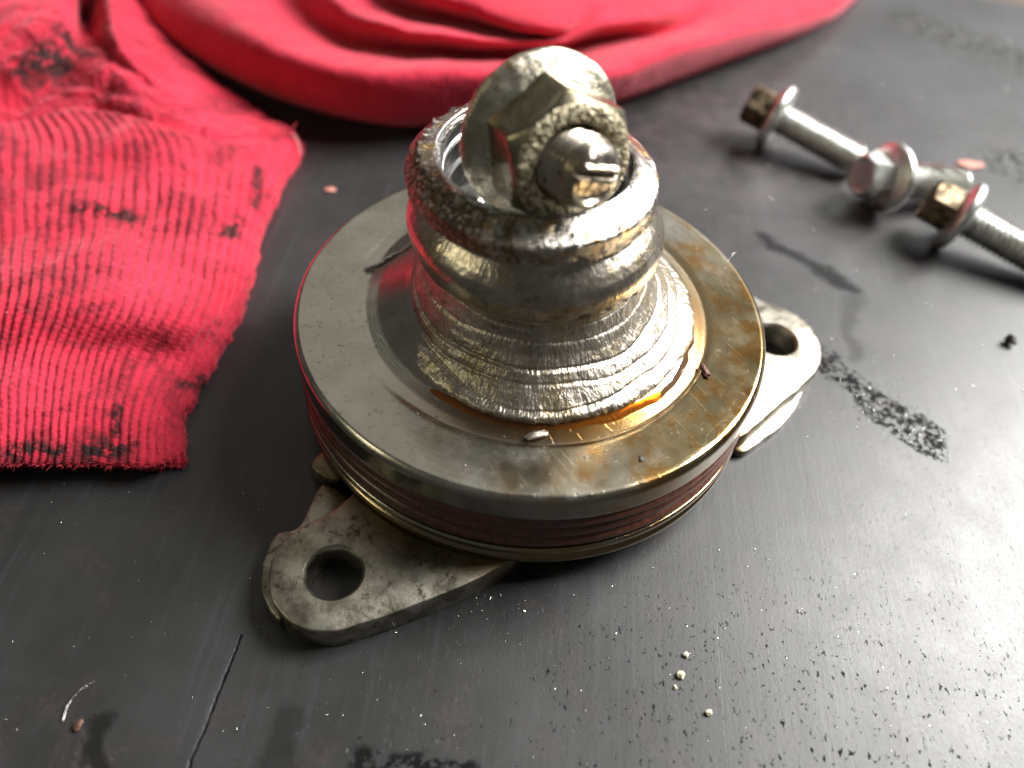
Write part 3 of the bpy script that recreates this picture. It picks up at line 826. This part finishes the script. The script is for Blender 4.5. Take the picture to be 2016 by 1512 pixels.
def build_cuff():
    nu, nv = 760, 560
    C = rag_grid(RAG_CUFF, nu, nv, True)
    U, Vv = np.meshgrid(np.linspace(0, 6, nu), np.linspace(0, len(RAG_CUFF)-1, nv))
    X, Y, Z = C[:, :, 0], C[:, :, 1], C[:, :, 2]
    # soft wrinkles
    C[:, :, 2] += fbm(X, Y, 0, .035, 3, 71)*1.3 + fbm(X, Y, 0, .12, 3, 75)*.35
    # rounded free edges
    eu = np.clip((6-U)/.13, 0, 1); ev = np.clip(Vv/.9, 0, 1)
    C[:, :, 2] = .15+(C[:, :, 2]-.15)*np.sqrt(1-(1-eu)**2)
    C[:, :, 2] = np.maximum(C[:, :, 2], .12)
    # frayed outline
    fr = fbm(X, Y, 0, .55, 3, 81)
    C[:, :, 0] += (1-eu)*fr*.6
    C[:, :, 1] += (1-np.clip(Vv/.4, 0, 1))*fr*.35
    N = normals(C)
    # ribs run along v up to the seam
    ribm = sst(Vv, 8.05, 7.6)
    row = C[int(nv*5/(len(RAG_CUFF)-1))]
    arc = np.concatenate([[0], np.cumsum(np.linalg.norm(np.diff(row, axis=0), axis=1))])
    ph = np.broadcast_to(arc/2.3, U.shape) + .25*fbm(X, Y, 0, .05, 2, 90) + .05*fbm(X, Y, 0, .5, 2, 91)
    rib = (.5-.5*np.cos(2*np.pi*ph))**.75
    stitch = np.sin(Vv*62+ph*3.14)*.06
    soft = .75+.35*fbm(X, Y, 0, .09, 2, 93)
    D = ribm*((rib-.6)*.58*soft+stitch*rib)
    # the gathered seam and the plain body beyond it
    seam = np.exp(-((Vv-8.15)/.16)**2)
    D += seam*(.5+.6*fbm(X, Y, 0, .35, 3, 95)) - .9*np.exp(-((Vv-7.82)/.10)**2)
    body = sst(Vv, 8.0, 8.5)
    D += body*(fbm(X, Y, 0, .22, 4, 97)*.55)
    D += fbm(X, Y, 0, 1.4, 3, 99)*.09
    C = C + N*D[:, :, None]*np.clip(eu, .25, 1)[:, :, None]
    C[:, :, 2] = np.maximum(C[:, :, 2], .08)
    o = mesh_obj('cuff_rag', C.reshape(-1, 3), grid_faces(nv, nu), M['knit'], sharp=None)
    tag(o, 'soiled red rib-knit cuff lying in front at the left, with frayed edges', 'rag')
    return o, C, N
cuff, CC, CN = build_cuff()

def build_fold():
    nu, nv = 560, 420
    C = rag_grid(RAG_FOLD, nu, nv)
    U, Vv = np.meshgrid(np.linspace(0, 13, nu), np.linspace(0, len(RAG_FOLD)-1, nv))
    X, Y = C[:, :, 0], C[:, :, 1]
    k = sst(Vv, .6, 2.0)
    C[:, :, 2] += k*(fbm(X, Y, 0, .03, 3, 31)*1.3+fbm(X, Y, 0, .10, 3, 33)*.35)
    C[:, :, 2] = np.maximum(C[:, :, 2], .1)
    N = normals(C)
    C = C + N*(fbm(X, Y, 0, .9, 3, 35)*.05)[:, :, None]
    # a diagonal overlapping layer
    o = mesh_obj('folded_rag', C.reshape(-1, 3), grid_faces(nv, nu), M['cloth'], sharp=None)
    tag(o, 'bright red smooth jersey rag rolled in thick folds behind the hub', 'rag')
    return o
folded = build_fold()

# loose fibres along the frayed edges
def fibres(name, pts, nrm, n, length, mat, parent, wd=.05, seed=1, label=None):
    rs = random.Random(seed)
    V, F = [], []
    for _ in range(n):
        k = rs.randrange(len(pts))
        p = Vector(pts[k]); nn = Vector(nrm[k])
        d = (nn+Vector((rs.uniform(-1, 1), rs.uniform(-1, 1), rs.uniform(-.34, 1)))*.9).normalized()
        L = length*rs.uniform(.3, 1.0)
        curl = Vector((rs.uniform(-1, 1), rs.uniform(-1, 1), rs.uniform(-1, .4)))*.8
        sd = d.cross(Vector((rs.uniform(-1, 1), rs.uniform(-1, 1), rs.uniform(-1, 1)))).normalized()*wd
        b = len(V); S = 5
        for s in range(S):
            t_ = s/(S-1)
            q = p+d*L*t_+curl*L*t_*t_*.5
            q.z = max(q.z, .1)
            V += [q-sd*(1-t_*.6), q+sd*(1-t_*.6)]
        for s in range(S-1):
            a = b+2*s
            F.append((a, a+1, a+3, a+2))
    o = mesh_obj(name, V, F, mat, parent, sharp=None, label=label)
    o['kind'] = 'stuff'
    return o
ed, en = [], []
for i in range(0, CC.shape[0], 2):
    for j in (-14, -8, -3):
        ed.append(CC[i, j]); en.append((.8, -.2, .35))
for j in range(250, CC.shape[1], 3):
    for i in (6, 16, 30):
        ed.append(CC[i, j]); en.append((.1, -.8, .4))
fibres('edge_fray', ed, en, 2600, 1.1, M['fluff'], cuff, .045, 3)
si, sj = [], []
for i in range(0, CC.shape[0], 7):
    for j in range(220, CC.shape[1]-10, 9):
        si.append(CC[i, j]); sj.append(CN[i, j])
fibres('surface_fuzz', si, sj, 5000, .75, M['fluff'], cuff, .028, 5)
fibres('pale_lint', si, sj, 160, 1.0, M['greyfluff'], cuff, .045, 6)
def strand(name, pts, rad, mat, parent=None, label=None):
    P = cr_axis(np.array(pts, float)[:, None, :], 24)[:, 0, :]
    V, F, K = [], [], 6
    for i in range(len(P)):
        tt = Vector(P[min(i+1, len(P)-1)]-P[max(i-1, 0)]).normalized()
        a = tt.orthogonal().normalized(); b = tt.cross(a)
        rr = rad*(1-.4*i/len(P))
        for k in range(K):
            V.append(Vector(P[i])+(a*math.cos(6.2832*k/K)+b*math.sin(6.2832*k/K))*rr)
    for i in range(len(P)-1):
        for k in range(K):
            F.append((i*K+k, i*K+(k+1) % K, (i+1)*K+(k+1) % K, (i+1)*K+k))
    return mesh_obj(name, V, F, mat, parent, sharp=None, label=label)
strand('loose_thread', [(-67.0, 71.0, 4.5), (-66.2, 71.5, 5.5), (-65.1, 71.8, 6), (-64.3, 73.2, 7)], .2, M['fluff'], cuff)
strand('loose_thread', [(-65.5, 70, 5), (-63.9, 69.2, 6), (-62.3, 67.0, 5.5), (-61.2, 64.9, 3.5)], .2, M['greyfluff'], cuff)

# ------------------------------------------------------------------ crumbs, filings and chips
def lump(name, loc, size, mat, label, cat, group=None, parent=None, seed=0, stretch=(1, 1, .6), rz=0):
    rs = random.Random(seed)
    bm = bmesh.new(); bmesh.ops.create_icosphere(bm, subdivisions=3, radius=1.0)
    for v in bm.verts:
        c = v.co
        n = float(fbm(c.x+seed, c.y, c.z, 1.1, 3, seed+5))
        v.co = c*(1+(.6 if size < .7 else .36)*n)
        v.co.x *= stretch[0]*size; v.co.y *= stretch[1]*size; v.co.z *= stretch[2]*size
    bmesh.ops.rotate(bm, matrix=Matrix.Rotation(rz, 3, 'Z'), verts=bm.verts)
    zmin = min(v.co.z for v in bm.verts)
    for v in bm.verts: v.co = (v.co-Vector((0, 0, zmin)))*MM
    me = bpy.data.meshes.new(name); bm.to_mesh(me); bm.free()
    me.materials.append(mat)
    me.polygons.foreach_set('use_smooth', np.ones(len(me.polygons), bool)); me.set_sharp_from_angle(angle=R(40))
    o = bpy.data.objects.new(name, me); o.location = Vector(loc)*MM
    link(o, parent)
    if parent is None: tag(o, label, cat, group)
    return o
lump('pebble', (104.4, 29.5, 0), 1.1, M['black'], 'small black pebble alone on the bench near the right edge', 'pebble', seed=3, stretch=(1, 1.1, .9))
lump('paint_flake', (116, 100.3, 0), 3.3, M['flake'], 'pale pink paint flake on the bench behind the rightmost bolt', 'flake', seed=5, stretch=(1.1, .6, .10))
lump('paint_flake', (-52.2, 56.5, 0), 1.3, M['flake'], 'small pink flake on the bench between the cuff and the hub', 'flake', seed=6, stretch=(1, .7, .2))
lump('pale_crumb', (28.8, -53.4, 0), .62, M['crumb'], 'cream crumb, largest of the three in front of the hub', 'crumb', 'pale crumbs on the bench', seed=8)
lump('pale_crumb', (29.8, -50.1, 0), .45, M['crumb'], 'cream crumb nearest to the disc', 'crumb', 'pale crumbs on the bench', seed=9)
lump('pale_crumb', (32.7, -58.5, 0), .48, M['crumb'], 'white crumb lying by itself, nearest the viewer', 'crumb', 'pale crumbs on the bench', seed=10)
lump('pale_crumb', (27.9, -55.4, 0), .3, M['crumb'], 'tiny cream crumb just below the largest one', 'crumb', 'pale crumbs on the bench', seed=11)
lump('torn_burr', (2.6, -29.2, 23.0), 1.0, M['dross'], 'torn grey metal curl on the disc at the front foot of the neck', 'metal chip', seed=12, stretch=(1.9, .6, .6), rz=.5)
lump('rusty_chip', (29.3, -12.0, 23.25), .9, M['rustchip'], 'dark rusty chip on the stained right side of the disc', 'metal chip', seed=13, stretch=(.7, 1.6, .5), rz=.4)
lump('black_speck', (18.6, -30.9, 23.25), .35, M['black'], 'tiny black speck on the front of the disc', 'speck', seed=14, stretch=(.8, 1.3, .5))
lump('grit_crumb', (-56.0, -70.8, 0), .75, M['rustchip'], 'reddish grit crumb beside the curved shaving in the near left corner', 'crumb', seed=15, stretch=(.8, 1.1, .35))
sv = strand('curved_shaving', [(-58.2, -70.5, .3), (-58.4, -68.2, .5), (-57.6, -66.2, .6), (-56.3, -64.7, .3)], .09, M['chip'])
tag(sv, 'thin curved bright metal shaving in the near left corner', 'metal shaving')
hr = strand('bristle', [(35.6, 17.6, 23.3), (36.2, 18.5, 23.8), (36.9, 19.4, 24.0)], .06, M['chip'])
tag(hr, 'tiny pale bristle sticking out from the right rim of the disc', 'bristle')
for k, (a0, s) in enumerate(((-.10, .5), (-.98, .35))):
    pass

def filings():
    rs = random.Random(21)
    V, F = [], []
    def chip(x, y, z, s):
        b = len(V)
        for _ in range(4):
            V.append((x+rs.uniform(-1, 1)*s, y+rs.uniform(-1, 1)*s, z+rs.uniform(0, 1)*s))
        F.extend([(b, b+1, b+2), (b, b+2, b+3), (b, b+3, b+1), (b+1, b+3, b+2)])
    for _ in range(900):
        r = rs.random()
        if r < .45: x, y = rs.uniform(-5, 90), rs.uniform(-80, -30)
        elif r < .75: x, y = rs.uniform(40, 150), rs.uniform(-20, 170)
        elif r < .83: x, y = rs.gauss(70, 7), rs.gauss(8, 7)
        else: x, y = rs.uniform(-90, 10), rs.uniform(-80, -40)
        if math.hypot(x, y) < 42 or math.hypot(x+25.6, y+46) < 11 or math.hypot(x-50, y-16.5) < 11: continue
        s = rs.choice((.06, .08, .10, .14)) * (1.5 if y > 40 else 1.0)
        chip(x, y, .02, s)
    for _ in range(12):
        chip(rs.gauss(-.5, 2), rs.gauss(-44.5, 1.0), .05, .22)
    bm = bmesh.new(); bmesh.ops.create_icosphere(bm, subdivisions=2, radius=1.0)
    bv = [tuple(v.co) for v in bm.verts]; bf = [tuple(v.index for v in f.verts) for f in bm.faces]; bm.free()
    for k in range(420):
        if k < 170: x, y, s = rs.uniform(45, 165), rs.uniform(10, 190), rs.choice((.10, .14, .20))
        elif k < 200: x, y, s = rs.gauss(72, 6), rs.gauss(6, 6), rs.choice((.10, .16))
        elif k < 225: x, y, s = rs.gauss(-3, 6), rs.gauss(-44.5, 1.5), rs.choice((.10, .16))
        else: x, y, s = rs.uniform(-90, 95), rs.uniform(-80, -25), rs.choice((.05, .07, .10))
        if math.hypot(x, y) < 42 or math.hypot(x+25.6, y+46) < 11.5 or math.hypot(x-50, y-16.5) < 11: continue
        b = len(V); e = rs.uniform(.6, 1.5)
        V.extend((x+p[0]*s*e, y+p[1]*s, s*.5+p[2]*s*.8) for p in bv)
        F.extend(tuple(b+i for i in f) for f in bf)
    o = mesh_obj('metal_filings', V, F, M['chip'], smooth=True, sharp=70)
    o['kind'] = 'stuff'; o['label'] = 'bright specks of metal filings scattered over the bench'; o['category'] = 'filings'
    V2, F2 = V[:], F[:]
    V.clear(); F.clear()
    for _ in range(260):
        a = rs.uniform(-2.6, .6); r = rs.uniform(28, 40)
        chip(r*math.cos(a), r*math.sin(a), 23.25, rs.choice((.04, .06, .09)))
    o2 = mesh_obj('disc_filings', V, F, M['chip'], hub, smooth=False)
    o2['kind'] = 'stuff'
    V.clear(); F.clear()
    for _ in range(500):
        r = rs.random()
        if r < .6: x, y = rs.gauss(38, 16), rs.gauss(-56, 9)
        elif r < .85: x, y = rs.gauss(71, 6), rs.gauss(8, 6)
        else: x, y = rs.gauss(0, 30), rs.gauss(-70, 5)
        if math.hypot(x, y) < 43 or math.hypot(x+25.6, y+46) < 12: continue
        chip(x, y, .01, rs.choice((.12, .18, .26)))
    o3 = mesh_obj('black_grit', V, F, M['black'], smooth=False)
    o3['kind'] = 'stuff'; o3['label'] = 'black grit sprinkled on the bench in front and to the right'; o3['category'] = 'grit'
filings()
